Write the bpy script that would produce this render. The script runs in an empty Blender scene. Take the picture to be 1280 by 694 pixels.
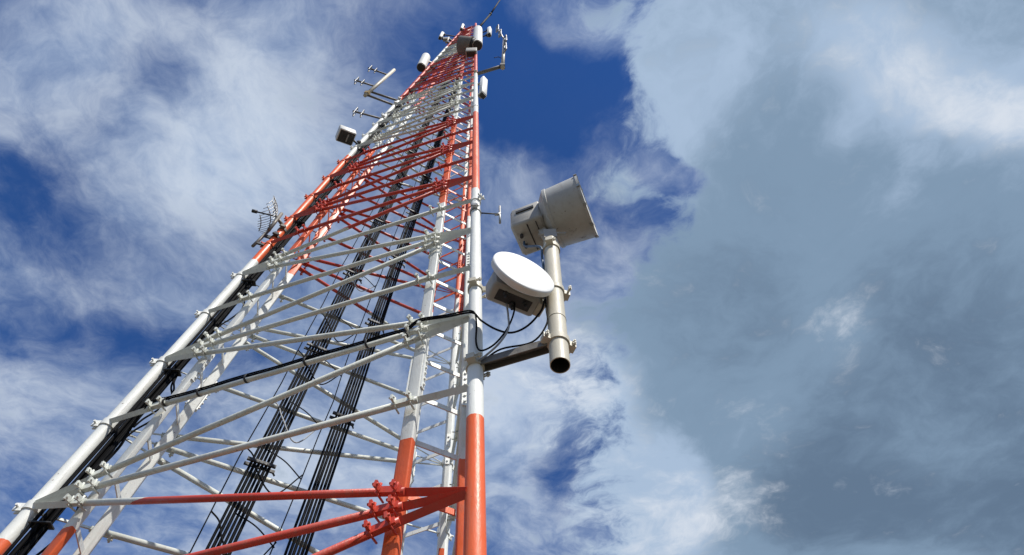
import bpy, math, random
from mathutils import Vector, Matrix
random.seed(7)
R_ = math.radians
scene = bpy.context.scene
col = scene.collection

# ------------------------------------------------------------------ camera
PITCH, ROLL = R_(59.26), R_(-2.54)
cam_d = bpy.data.cameras.new('camera')
cam = bpy.data.objects.new('camera', cam_d)
col.objects.link(cam)
fw = Vector((0, math.cos(PITCH), math.sin(PITCH)))
rt0 = Vector((1, 0, 0)); up0 = rt0.cross(fw)
rt = rt0 * math.cos(ROLL) + up0 * math.sin(ROLL)
up = -rt0 * math.sin(ROLL) + up0 * math.cos(ROLL)
m = Matrix((rt, up, -fw)).transposed().to_4x4()
m.translation = Vector((0, 0, 1.6))
cam.matrix_world = m
cam_d.sensor_width = 36
cam_d.lens = 36 * 720 / 1280
cam_d.clip_end = 20000
scene.camera = cam

# ------------------------------------------------------------------ exposure, sun, sky
scene.view_settings.view_transform = 'Standard'
scene.view_settings.look = 'None'
scene.view_settings.exposure = 0.0
scene.view_settings.gamma = 1.0
scene.view_settings.use_curve_mapping = False

SUN_DIR = Vector((0.44, -0.56, 0.86)).normalized()        # towards the sun: high behind the camera's right shoulder
sun_d = bpy.data.lights.new('sun', 'SUN')
sun_d.energy = 5.0
sun_d.angle = R_(0.53)
sun_d.color = (1.0, 0.955, 0.88)
sun = bpy.data.objects.new('sun', sun_d)
col.objects.link(sun)
sun.rotation_euler = SUN_DIR.to_track_quat('Z', 'Y').to_euler()

#<CLOUDS>
# clouds on a flat layer overhead: (east, north, turn, long radius, short radius, weight), in layer heights
COVER = [
    (0.846, 0.517, 0.92, 1.274, 0.797, 1.15),
    (1.183, 1.698, -2.62, 1.429, 0.940, 0.80),
    (0.438, 0.176, -2.92, 0.354, 0.231, 0.45),
    (0.523, 1.293, 0.87, 0.801, 0.642, 0.50),
    (0.361, 0.782, 0.80, 0.403, 0.341, 0.40),
    (0.154, 0.933, 1.19, 0.227, 0.201, 0.25),
    (-0.008, 0.817, -3.00, 0.124, 0.113, 0.08),
    (0.096, 0.273, 0.95, 0.184, 0.163, -0.75),
    (0.309, 0.385, -2.64, 0.127, 0.052, -0.62),
    (0.205, 0.502, -2.91, 0.173, 0.136, -0.46),
    (0.194, 0.601, -2.83, 0.099, 0.084, -0.30),
    (0.100, 1.203, 1.65, 0.238, 0.093, -0.36),
    (0.187, 1.368, 1.47, 0.203, 0.129, -0.15),
    (0.080, 0.745, 1.53, 0.128, 0.086, -0.20),
]
VEIL = [
    (-0.485, 0.311, 2.60, 0.381, 0.167, 0.44),
    (-0.369, 0.361, 2.93, 0.236, 0.179, 0.22),
    (-0.665, 0.130, 3.08, 0.258, 0.119, 0.30),
    (-0.384, 0.142, 3.05, 0.195, 0.120, 0.15),
    (-0.490, 0.613, 2.81, 0.353, 0.278, 0.22),
    (-0.990, 0.915, 2.83, 0.310, 0.209, 0.10),
    (-0.980, 0.687, 3.03, 0.340, 0.181, -0.12),
    (-0.291, 1.063, 2.89, 0.549, 0.489, 0.36),
    (-0.804, 1.144, 2.78, 0.439, 0.334, 0.22),
    (0.147, 0.140, -3.09, 0.182, 0.072, 0.35),
    (0.022, 0.395, -3.05, 0.162, 0.141, 0.05),
    (-0.012, 0.899, 1.44, 0.290, 0.274, 0.40),
    (-0.028, 1.320, 1.56, 0.294, 0.234, 0.15),
    (0.217, 0.711, 1.32, 0.189, 0.151, 0.30),
    (-0.869, 0.345, 3.04, 0.181, 0.123, -0.55),
    (-0.873, 0.449, -2.68, 0.222, 0.105, -0.30),
    (-0.765, 0.699, -2.89, 0.268, 0.110, -0.30),
    (-0.112, 0.141, 3.14, 0.194, 0.121, -0.30),
    (0.082, 0.259, -2.66, 0.245, 0.155, -0.85),
    (-0.013, 0.221, 1.63, 0.158, 0.108, -0.50),
    (0.203, 0.452, -2.68, 0.144, 0.078, -0.35),
    (-1.268, 1.236, 2.74, 0.337, 0.228, -0.15),
    (-0.284, 0.223, 3.04, 0.095, 0.066, -0.12),
    (-0.563, 0.172, 2.99, 0.121, 0.073, -0.22),
    (-1.045, 0.683, 3.01, 0.222, 0.120, -0.15),
    (0.100, 1.173, 1.55, 0.192, 0.091, -0.42),
    (0.001, 0.563, 1.60, 0.201, 0.143, -0.25),
]
THICK = [
    (0.796, 0.661, -2.66, 0.705, 0.482, 0.40),
    (1.344, 1.284, 0.74, 1.183, 0.716, 0.80),
    (0.730, 1.275, 0.92, 0.523, 0.382, 0.50),
    (0.378, 0.783, 0.80, 0.405, 0.340, 0.50),
    (0.411, 0.530, -2.61, 0.268, 0.216, 0.18),
    (0.938, 1.420, -2.94, 0.784, 0.400, 0.30),
    (0.534, 0.373, -2.91, 0.258, 0.162, 0.10),
    (0.678, 0.225, -2.72, 0.292, 0.140, -0.25),
    (0.898, 0.316, -2.80, 0.203, 0.118, -0.30),
    (0.696, 0.779, -2.52, 0.158, 0.116, -0.30),
    (0.359, 1.347, -2.65, 0.383, 0.317, -0.60),
    (0.126, 0.932, 1.46, 0.273, 0.204, -0.45),
    (0.276, 0.274, 1.10, 0.258, 0.215, -0.15),
    (0.606, 1.064, -2.10, 0.217, 0.137, -0.28),
    (0.992, 1.172, -2.89, 0.302, 0.167, -0.15),
]
GLOW = [
    (0.683, 0.218, -2.78, 0.301, 0.141, 0.60),
    (0.902, 0.316, -2.94, 0.225, 0.109, 0.66),
    (0.696, 0.779, -2.44, 0.192, 0.142, 0.34),
    (0.427, 1.385, -2.84, 0.450, 0.330, 0.62),
    (0.155, 0.958, -2.05, 0.345, 0.247, 0.62),
    (0.080, 0.811, 1.12, 0.205, 0.192, 0.30),
    (0.606, 1.064, -2.17, 0.303, 0.116, 0.18),
    (0.266, 0.316, -2.79, 0.190, 0.155, 0.20),
    (1.096, 1.238, -2.93, 0.351, 0.175, 0.12),
    (0.241, 0.575, -2.74, 0.148, 0.126, 0.20),
]
#</CLOUDS>

world = bpy.data.worlds.new('World')
scene.world = world
world.use_nodes = True
world.cycles.sampling_method = 'MANUAL'
world.cycles.sample_map_resolution = 256
wt = world.node_tree
wt.nodes.clear()


def wn(kind, **kw):
    n = wt.nodes.new(kind)
    for k, v in kw.items():
        setattr(n, k, v)
    return n


def wl(a, b):
    wt.links.new(a, b)


def wset(sock, v):
    if hasattr(v, 'node'):
        wl(v, sock)
    else:
        sock.default_value = v


def wmath(op, a, b=0.0, c=0.0, clamp=False):
    n = wn('ShaderNodeMath', operation=op, use_clamp=clamp)
    wset(n.inputs[0], a); wset(n.inputs[1], b)
    if op in ('MULTIPLY_ADD',):
        wset(n.inputs[2], c)
    return n.outputs[0]


def wvec(op, a, b=(0, 0, 0)):
    n = wn('ShaderNodeVectorMath', operation=op)
    wset(n.inputs[0], a); wset(n.inputs[1], b)
    return n.outputs[0]


def wnoise(vec, scale, detail, rough, dist=0.0, color=False):
    n = wn('ShaderNodeTexNoise', noise_dimensions='3D')
    wl(vec, n.inputs['Vector'])
    n.inputs['Scale'].default_value = scale
    n.inputs['Detail'].default_value = detail
    n.inputs['Roughness'].default_value = rough
    n.inputs['Distortion'].default_value = dist
    return n.outputs['Color'] if color else n.outputs['Fac']


def wrange(v, lo, hi, a=0.0, b=1.0, smooth=True):
    n = wn('ShaderNodeMapRange')
    n.interpolation_type = 'SMOOTHSTEP' if smooth else 'LINEAR'
    n.clamp = True
    wset(n.inputs['Value'], v)
    for k, q in (('From Min', lo), ('From Max', hi), ('To Min', a), ('To Max', b)):
        n.inputs[k].default_value = q
    return n.outputs['Result']


def wmix(f, a, b):
    n = wn('ShaderNodeMix', data_type='RGBA')
    wset(n.inputs['Factor'], f)
    for s, v in ((n.inputs[6], a), (n.inputs[7], b)):
        if hasattr(v, 'node'):
            wl(v, s)
        else:
            s.default_value = (*v, 1)
    return n.outputs[2]


tc = wn('ShaderNodeTexCoord')
sep = wn('ShaderNodeSeparateXYZ')
wl(tc.outputs['Generated'], sep.inputs[0])
zc = wmath('MAXIMUM', sep.outputs['Z'], 0.06)
comb = wn('ShaderNodeCombineXYZ')
wl(wmath('DIVIDE', sep.outputs['X'], zc), comb.inputs[0])
wl(wmath('DIVIDE', sep.outputs['Y'], zc), comb.inputs[1])
P = comb.outputs[0]                                        # where the view ray meets the cloud layer
w1 = wvec('SUBTRACT', wnoise(P, 2.2, 1.0, 0.5, 0.0, True), (0.5, 0.5, 0.5))
w2 = wvec('SUBTRACT', wnoise(P, 8.0, 2.0, 0.6, 0.0, True), (0.5, 0.5, 0.5))
Pw = wvec('ADD', P, wvec('ADD', wvec('MULTIPLY', w1, (0.22, 0.22, 0)), wvec('MULTIPLY', w2, (0.085, 0.085, 0))))


Ph = wvec('ADD', Pw, (0, 0, 1))


def wdot(a, b):
    n = wn('ShaderNodeVectorMath', operation='DOT_PRODUCT')
    wl(a, n.inputs[0]); n.inputs[1].default_value = b
    return n.outputs['Value']


def blobs(items, coord):
    """sum of soft ellipses (1 - r^2)^2 on the cloud layer"""
    acc = 0.0
    for (x, y, t, rx, ry, w) in items:
        c, s = math.cos(t), math.sin(t)
        u = wdot(Ph, (c / rx, s / rx, -(c * x + s * y) / rx))
        v = wdot(Ph, (-s / ry, c / ry, (s * x - c * y) / ry))
        q = wmath('SUBTRACT', 1.0, wmath('MULTIPLY_ADD', u, u, wmath('MULTIPLY', v, v)), clamp=True)
        acc = wmath('MULTIPLY_ADD', wmath('MULTIPLY', q, q), w, acc)
    return acc


n_big = wmath('SUBTRACT', wnoise(Pw, 2.1, 4.0, 0.55), 0.5)
n_fine = wmath('SUBTRACT', wnoise(Pw, 7.5, 7.0, 0.66), 0.5)
mpw = wn('ShaderNodeMapping', vector_type='TEXTURE')
wl(Pw, mpw.inputs['Vector'])
mpw.inputs['Rotation'].default_value = (0, 0, R_(35))
mpw.inputs['Scale'].default_value = (1.5, 0.95, 1)
n_wisp = wmath('SUBTRACT', wnoise(mpw.outputs[0], 4.2, 5.0, 0.58), 0.5)


def wsum(*terms):
    acc = 0.0
    for (v, k) in terms:
        acc = wmath('MULTIPLY_ADD', v, k, acc)
    return acc


# the bank goes on as broken cloud all round the sky
away = wn('ShaderNodeVectorMath', operation='DISTANCE')
wl(P, away.inputs[0]); away.inputs[1].default_value = (0.1, 0.75, 0)
away = wrange(away.outputs['Value'], 1.3, 2.6)
around = wmath('MULTIPLY', away, wsum((n_big, 2.6), (wmath('ADD', 0.0, 1.0), 0.30)))
bank_v = wmath('ADD', around, wmath('ADD', blobs(COVER, Pw), wsum((n_fine, 1.35), (n_big, 0.5))))
bank = wrange(bank_v, 0.16, 0.50)
veil = wrange(wmath('ADD', blobs(VEIL, Pw), wsum((n_big, 1.25), (n_wisp, 0.75), (n_fine, 1.25))), -0.58, 0.80, 0.02, 0.97)
thick = wmath('ADD', blobs(THICK, Pw), wsum((n_big, 0.60), (n_wisp, 0.45), (n_fine, 0.85)))
glow = wrange(wmath('ADD', blobs(GLOW, Pw), wsum((n_fine, 2.0), (n_wisp, 0.8), (n_big, 0.3))), 0.16, 1.10)

skyt = wn('ShaderNodeTexSky', sky_type='NISHITA')
skyt.sun_disc = False
skyt.sun_elevation = math.asin(SUN_DIR.z)
skyt.sun_rotation = math.atan2(SUN_DIR.x, SUN_DIR.y)
skyt.altitude = 800
skyt.air_density = 1.0
skyt.dust_density = 0.15
skyt.ozone_density = 3.5
hs = wn('ShaderNodeHueSaturation')
hs.inputs['Hue'].default_value = 0.513
hs.inputs['Saturation'].default_value = 1.30
hs.inputs['Value'].default_value = 1.12
wl(skyt.outputs[0], hs.inputs['Color'])
ramp = wn('ShaderNodeValToRGB')
ramp.color_ramp.interpolation = 'EASE'
wl(wrange(thick, -0.25, 1.0, smooth=False), ramp.inputs[0])
el = ramp.color_ramp.elements
el[0].position = 0.0; el[0].color = (0.40, 0.52, 0.69, 1)
el[1].position = 1.0; el[1].color = (0.125, 0.190, 0.285, 1)
e = el.new(0.45); e.color = (0.218, 0.318, 0.445, 1)
bankcol = wvec('SCALE', ramp.outputs[0]); bankcol.node.inputs['Scale'].default_value = 10.0
bankcol = wmix(glow, bankcol, (6.8, 7.4, 8.3))
veilcol = wmix(wrange(wsum((n_fine, 1.0), (n_big, 0.8)), -0.22, 0.26), (4.0, 5.2, 7.2), (5.9, 6.7, 7.9))
final = wmix(veil, hs.outputs[0], veilcol)
final = wmix(bank, final, bankcol)
bg = wn('ShaderNodeBackground')
wl(final, bg.inputs['Color'])
bg.inputs['Strength'].default_value = 0.1
wo = wn('ShaderNodeOutputWorld')
wl(bg.outputs[0], wo.inputs['Surface'])

# ------------------------------------------------------------------ materials
MATS = {}


def material(name, base, rough=0.5, metal=0.0, noise_amt=0.12, noise_scale=6.0, dirt=None, dirt_amt=0.0,
             dirt_scale=3.0, bump=0.0, bump_scale=60.0, bands=None, wear=None, spec=0.5, stretch=(1, 1, 1)):
    """procedural paint, metal or rubber; bands = list of (top height, colour) painted round the tower"""
    mt = bpy.data.materials.new(name)
    mt.use_nodes = True
    t = mt.node_tree
    b = t.nodes['Principled BSDF']
    L = t.links.new
    geo = t.nodes.new('ShaderNodeNewGeometry')
    pos = geo.outputs['Position']
    mp = t.nodes.new('ShaderNodeMapping')
    L(pos, mp.inputs[0]); mp.inputs['Scale'].default_value = stretch

    def noise(scale, detail=5.0, rough_=0.6, src=None):
        n = t.nodes.new('ShaderNodeTexNoise')
        L(src or mp.outputs[0], n.inputs['Vector'])
        n.inputs['Scale'].default_value = scale
        n.inputs['Detail'].default_value = detail
        n.inputs['Roughness'].default_value = rough_
        return n.outputs['Fac']

    def rng(v, lo, hi, a=0.0, c=1.0):
        n = t.nodes.new('ShaderNodeMapRange')
        L(v, n.inputs['Value'])
        for k, q in (('From Min', lo), ('From Max', hi), ('To Min', a), ('To Max', c)):
            n.inputs[k].default_value = q
        return n.outputs['Result']

    def mix(f, a, c, mode='MIX'):
        n = t.nodes.new('ShaderNodeMix'); n.data_type = 'RGBA'; n.blend_type = mode
        if hasattr(f, 'node'): L(f, n.inputs[0])
        else: n.inputs[0].default_value = f
        for s, v in ((n.inputs[6], a), (n.inputs[7], c)):
            if hasattr(v, 'node'): L(v, s)
            else: s.default_value = (*v, 1)
        return n.outputs[2]

    if bands:
        sp = t.nodes.new('ShaderNodeSeparateXYZ'); L(pos, sp.inputs[0])
        wob = t.nodes.new('ShaderNodeMath'); wob.operation = 'MULTIPLY_ADD'
        L(noise(14.0, 2.0), wob.inputs[0]); wob.inputs[1].default_value = 0.03; L(sp.outputs['Z'], wob.inputs[2])
        cr = t.nodes.new('ShaderNodeValToRGB'); cr.color_ramp.interpolation = 'CONSTANT'
        TOP = 40.0
        dv = t.nodes.new('ShaderNodeMath'); dv.operation = 'DIVIDE'
        L(wob.outputs[0], dv.inputs[0]); dv.inputs[1].default_value = TOP
        L(dv.outputs[0], cr.inputs[0])
        el = cr.color_ramp.elements
        lo = 0.0
        for i, (top, c) in enumerate(bands):
            e = el[i] if i < 2 else el.new(lo / TOP)
            e.position = lo / TOP; e.color = (*c, 1)
            lo = top + 0.015
        colr = cr.outputs[0]
    else:
        rgb = t.nodes.new('ShaderNodeRGB'); rgb.outputs[0].default_value = (*base, 1); colr = rgb.outputs[0]
    v = rng(noise(noise_scale), 0.3, 0.7, 1.0 - noise_amt, 1.0 + noise_amt * 0.5)
    vm = t.nodes.new('ShaderNodeCombineColor')
    for i in range(3): L(v, vm.inputs[i])
    colr = mix(1.0, colr, vm.outputs[0], 'MULTIPLY')
    if wear:
        # chalky fading in broad patches, water streaks running down, chips down to the primer
        colr = mix(rng(noise(1.7, 4.0, 0.6, pos), 0.42, 0.72, 0.0, 0.10), colr, (0.56, 0.54, 0.50))
        mv = t.nodes.new('ShaderNodeMapping'); L(pos, mv.inputs[0]); mv.inputs['Scale'].default_value = (26, 26, 1.1)
        colr = mix(rng(noise(1.0, 4.0, 0.6, mv.outputs[0]), 0.54, 0.76, 0.0, 0.34), colr, (0.24, 0.19, 0.14))
        colr = mix(rng(noise(34.0, 5.0, 0.65, pos), 0.665, 0.70, 0.0, 0.8), colr, wear)
    if dirt:
        f = rng(noise(dirt_scale, 9.0, 0.68), 0.60, 0.74, 0.0, dirt_amt)
        colr = mix(f, colr, dirt)
    L(colr, b.inputs['Base Color'])
    L(rng(noise(noise_scale * 2.3), 0.3, 0.7, max(rough - 0.1, 0.05), min(rough + 0.12, 1.0)), b.inputs['Roughness'])
    b.inputs['Metallic'].default_value = metal
    b.inputs['Specular IOR Level'].default_value = spec
    if bump:
        bp = t.nodes.new('ShaderNodeBump')
        bp.inputs['Strength'].default_value = bump
        bp.inputs['Distance'].default_value = 0.01
        L(noise(bump_scale, 4.0), bp.inputs['Height'])
        L(bp.outputs[0], b.inputs['Normal'])
    MATS[name] = mt
    return mt


ORANGE, WHITE = (0.80, 0.125, 0.026), (0.81, 0.82, 0.78)
RED = (0.60, 0.055, 0.022)
BANDS = [(4.20, ORANGE), (8.13, WHITE), (12.45, ORANGE), (16.89, WHITE), (22.3, RED), (25.6, WHITE), (99, RED)]
PAINT = material('tower_paint', WHITE, 0.42, bands=BANDS, noise_amt=0.13, noise_scale=4.0, dirt=(0.20, 0.15, 0.10),
                 dirt_amt=0.5, dirt_scale=5.0, bump=0.2, bump_scale=70, wear=(0.16, 0.085, 0.05), stretch=(1, 1, 0.35))
PAINT_FAR = material('tower_paint_far_leg', WHITE, 0.42, bands=[(z + 0.55, c) for z, c in BANDS], noise_amt=0.13,
                     noise_scale=4.0, dirt=(0.20, 0.15, 0.10), dirt_amt=0.5, dirt_scale=5.0, bump=0.2, bump_scale=70, wear=(0.16, 0.085, 0.05), stretch=(1, 1, 0.35))
SHADED_WHITE, SHADED_RED = (0.67, 0.69, 0.63), (0.54, 0.045, 0.020)  # tower paint darkened: shade on the braces is put into these colours
SHADED_BANDS = [(z, SHADED_WHITE if c is WHITE else SHADED_RED) for z, c in BANDS]
BRACE_SHADED = material('brace_paint_shaded', WHITE, 0.42, bands=SHADED_BANDS, noise_amt=0.13, noise_scale=4.0, dirt=(0.20, 0.15, 0.10),
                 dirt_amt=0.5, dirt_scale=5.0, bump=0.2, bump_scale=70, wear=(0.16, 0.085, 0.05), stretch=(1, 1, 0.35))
GALV = material('galvanised_steel', (0.36, 0.36, 0.35), 0.45, 0.75, noise_amt=0.25, noise_scale=14, dirt=(0.13, 0.09, 0.06), dirt_amt=0.6, bump=0.1)
ARM = material('weathered_arm_steel', (0.20, 0.185, 0.165), 0.6, 0.3, noise_amt=0.3, noise_scale=9, dirt=(0.10, 0.06, 0.035), dirt_amt=0.7, bump=0.15)
PIPE = material('mount_pipe_paint', (0.56, 0.52, 0.42), 0.5, 0.0, noise_amt=0.16, noise_scale=7, dirt=(0.13, 0.09, 0.06), dirt_amt=0.75, dirt_scale=4.0, bump=0.15, stretch=(1, 1, 0.3))
RADOME = material('radome_white', (0.84, 0.85, 0.85), 0.5, noise_amt=0.05, noise_scale=5)
SHROUD = material('shroud_grey', (0.43, 0.43, 0.41), 0.5, noise_amt=0.14, noise_scale=5, dirt=(0.10, 0.07, 0.045), dirt_amt=0.85, dirt_scale=8.0, bump=0.08, wear=(0.09, 0.06, 0.04), stretch=(1, 1, 0.5))
HOUSING = material('housing_grey', (0.38, 0.365, 0.33), 0.5, noise_amt=0.15, noise_scale=8, dirt=(0.10, 0.07, 0.05), dirt_amt=0.6, dirt_scale=7, bump=0.08)
DARK = material('dark_fitting', (0.045, 0.045, 0.047), 0.55, 0.2, noise_amt=0.3, noise_scale=20)
RUBBER = material('cable_rubber', (0.004, 0.004, 0.005), 0.7, noise_amt=0.3, noise_scale=9, spec=0.12)
GREYCABLE = material('grey_cable', (0.33, 0.34, 0.35), 0.5, noise_amt=0.2)
BLUECABLE = material('blue_cable', (0.04, 0.09, 0.16), 0.45, noise_amt=0.2)
ANTWHITE = material('antenna_white', (0.74, 0.74, 0.71), 0.5, noise_amt=0.12, noise_scale=5, dirt=(0.25, 0.2, 0.15), dirt_amt=0.4)
CONCRETE = material('concrete', (0.33, 0.32, 0.30), 0.9, noise_amt=0.25, noise_scale=5, bump=0.4)
GROUND = material('bare_earth', (0.115, 0.095, 0.065), 0.95, noise_amt=0.5, noise_scale=1.3, dirt=(0.15, 0.125, 0.09), dirt_amt=0.9, dirt_scale=0.25, bump=0.6, bump_scale=8)


# ------------------------------------------------------------------ mesh helpers
def V(*a):
    return Vector(a[0]) if len(a) == 1 else Vector(a)


def frame(d, hint=Vector((0, 0, 1))):
    d = d.normalized()
    if abs(d.dot(hint)) > 0.98:
        hint = Vector((1, 0, 0))
    s = d.cross(hint).normalized()
    return d, s, s.cross(d).normalized()


class MB:
    def __init__(self):
        self.v = []; self.f = []; self.s = []

    def face(self, idx, smooth=False):
        self.f.append(idx); self.s.append(smooth)

    def tube(self, a, b, r0, r1=None, n=10, caps=True):
        return self.poly([a, b], [r0, r0 if r1 is None else r1], n, caps)

    def poly(self, pts, r, n=8, caps=True):
        pts = [Vector(p) for p in pts]
        if not isinstance(r, (list, tuple)):
            r = [r] * len(pts)
        k0 = len(self.v)
        side = None
        for i, p in enumerate(pts):
            d = (pts[min(i + 1, len(pts) - 1)] - pts[max(i - 1, 0)]).normalized()
            if side is None:
                _, side, u = frame(d)
            else:
                side = (side - d * side.dot(d)).normalized()
                u = side.cross(d).normalized()
            for j in range(n):
                a = 2 * math.pi * j / n
                self.v.append(p + (side * math.cos(a) + u * math.sin(a)) * r[i])
        for i in range(len(pts) - 1):
            for j in range(n):
                a = k0 + i * n + j; b = k0 + i * n + (j + 1) % n
                self.face((a, a + n, b + n, b), True)
        if caps:
            self.face(tuple(k0 + j for j in range(n)))
            e = k0 + (len(pts) - 1) * n
            self.face(tuple(e + j for j in reversed(range(n))))
        return self

    def lathe(self, o, axis, prof, n=32, closed=True):
        """prof: list of (distance along axis, radius); duplicate a point for a hard edge"""
        d, s, u = frame(Vector(axis))
        o = Vector(o)
        k0 = len(self.v)
        for (t, r) in prof:
            for j in range(n):
                a = 2 * math.pi * j / n
                self.v.append(o + d * t + (s * math.cos(a) + u * math.sin(a)) * max(r, 1e-4))
        for i in range(len(prof) - 1):
            if prof[i] == prof[i + 1]:
                continue
            for j in range(n):
                a = k0 + i * n + j; b = k0 + i * n + (j + 1) % n
                self.face((a, a + n, b + n, b), True)
        if closed:
            self.face(tuple(k0 + j for j in range(n)))
            e = k0 + (len(prof) - 1) * n
            self.face(tuple(e + j for j in reversed(range(n))))
        return self

    def box(self, c, ax, h, taper=1.0):
        """ax: three unit vectors, h: half sizes; taper scales the +x end"""
        c = Vector(c); k = len(self.v)
        x, y, z = ax
        for sx in (-1, 1):
            q = taper if sx > 0 else 1.0
            for sy in (-1, 1):
                for sz in (-1, 1):
                    self.v.append(c + x * sx * h[0] + y * sy * h[1] * q + z * sz * h[2] * q)
        for f in ((0, 1, 3, 2), (4, 6, 7, 5), (0, 4, 5, 1), (2, 3, 7, 6), (0, 2, 6, 4), (1, 5, 7, 3)):
            self.face(tuple(k + i for i in f))
        return self

    def rbox(self, c, ax, h, r):
        """a box with its four edges along ax[0] rounded and the ends chamfered"""
        x, y, z = ax; c = Vector(c); k0 = len(self.v)
        ring = []
        for (cy, cz, a0) in ((1, 1, 0), (-1, 1, 90), (-1, -1, 180), (1, -1, 270)):
            for a in (0, 30, 60, 90):
                t = R_(a0 + a); ring.append((cy * (h[1] - r), cz * (h[2] - r), math.cos(t), math.sin(t)))
        st = ((-h[0], 0.35 * r), (-h[0] + 0.65 * r, r), (h[0] - 0.65 * r, r), (h[0], 0.35 * r))
        n = len(ring)
        for (t, q) in st:
            for (a, b, ca, sa) in ring:
                self.v.append(c + x * t + y * (a + ca * q) + z * (b + sa * q))
        for i in range(3):
            for j in range(n):
                a = k0 + i * n + j; b = k0 + i * n + (j + 1) % n
                self.face((a, b, b + n, a + n), i == 1)
        self.face(tuple(k0 + j for j in reversed(range(n))))
        self.face(tuple(k0 + 3 * n + j for j in range(n)))
        return self

    def beam(self, a, b, side, h1, h2):
        """straight flat bar from a to b; side: direction of its width h1 (half), h2 half thickness"""
        a = Vector(a); b = Vector(b); d = (b - a)
        L = d.length; d.normalize()
        s = (side - d * side.dot(d)).normalized()
        t = d.cross(s)
        return self.box((a + b) / 2, (d, s, t), (L / 2, h1, h2))

    def build(self, name, mat, parent=None, kind=None):
        off = Vector((0, 0, 0)); o = parent
        while o is not None:
            off += o.location; o = o.parent
        me = bpy.data.meshes.new(name)
        me.from_pydata([tuple(p - off) for p in self.v], [], self.f)
        me.polygons.foreach_set('use_smooth', self.s)
        me.update()
        me.materials.append(mat)
        ob = bpy.data.objects.new(name, me)
        col.objects.link(ob)
        ob.parent = parent
        if kind: ob['kind'] = kind
        return ob


def thing(name, loc, label, cat, group=None):
    o = bpy.data.objects.new(name, None)
    o.empty_display_size = 0.2
    col.objects.link(o)
    o.location = loc
    o['label'] = label; o['category'] = cat
    if group: o['group'] = group
    return o


def spline(pts, n=8):
    """smooth curve through points (Catmull-Rom)"""
    p = [Vector(q) for q in pts]
    p = [p[0] * 2 - p[1]] + p + [p[-1] * 2 - p[-2]]
    out = []
    for i in range(1, len(p) - 2):
        for k in range(n):
            t = k / n
            a, b, c, d = p[i - 1], p[i], p[i + 1], p[i + 2]
            out.append(0.5 * ((2 * b) + (c - a) * t + (2 * a - 5 * b + 4 * c - d) * t * t + (3 * b - a - 3 * c + d) * t ** 3))
    out.append(p[-2])
    return out


# ------------------------------------------------------------------ ground
g = MB()
S = 6000
N = 24
for i in range(N + 1):
    for j in range(N + 1):
        x, y = -S + 2 * S * i / N, -S + 2 * S * j / N
        g.v.append(Vector((x, y, 0)))
for i in range(N):
    for j in range(N):
        a = i * (N + 1) + j
        g.face((a, a + N + 1, a + N + 2, a + 1))
ground = g.build('ground', GROUND, None, 'structure')

# ------------------------------------------------------------------ tower geometry
LEGS = [V(-3.838, 3.513, 0), V(-0.177, 2.456, 0), V(-0.748, 5.381, 0)]      # left, near, far leg at camera height
APEX = V(-1.363, 3.766, 0)
ZC, ZA = 1.6, 36.613
ZTOP = 31.2
H, Z0 = 0.8539, 4.484
K0, K1 = -5, 31
PLATE_K = {(0, 1): 1.119, (0, 2): 1.03, (1, 0): 0.99, (1, 2): 0.84, (2, 0): 1.0, (2, 1): 1.0}


def legp(i, z):
    t = (z - ZC) / (ZA - ZC)
    p = LEGS[i].lerp(APEX, t)
    return V(p.x, p.y, z)


def lev(k):
    return Z0 + H * k


def fdir(i, j):
    return (LEGS[j] - LEGS[i]).normalized()


CEN = (LEGS[0] + LEGS[1] + LEGS[2]) / 3


def fnorm(i, j):
    d = fdir(i, j)
    n = V(d.y, -d.x, 0)
    if n.dot(CEN - LEGS[i]) > 0:
        n = -n
    return n


def plate_dist(i, j, z):
    t = (z - ZC) / (ZA - ZC)
    return 0.479 * (1 - 0.2326 * t) * PLATE_K[(i, j)] * (1 if t < 0.6 else max(0.35, 1 - (t - 0.6) * 1.6))


def platep(i, j, z):
    return legp(i, z) + fdir(i, j) * plate_dist(i, j, z)


def leg_r(z):
    return 0.0565 - 0.010 * min(max((z - 2) / 25, 0), 1)


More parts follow.
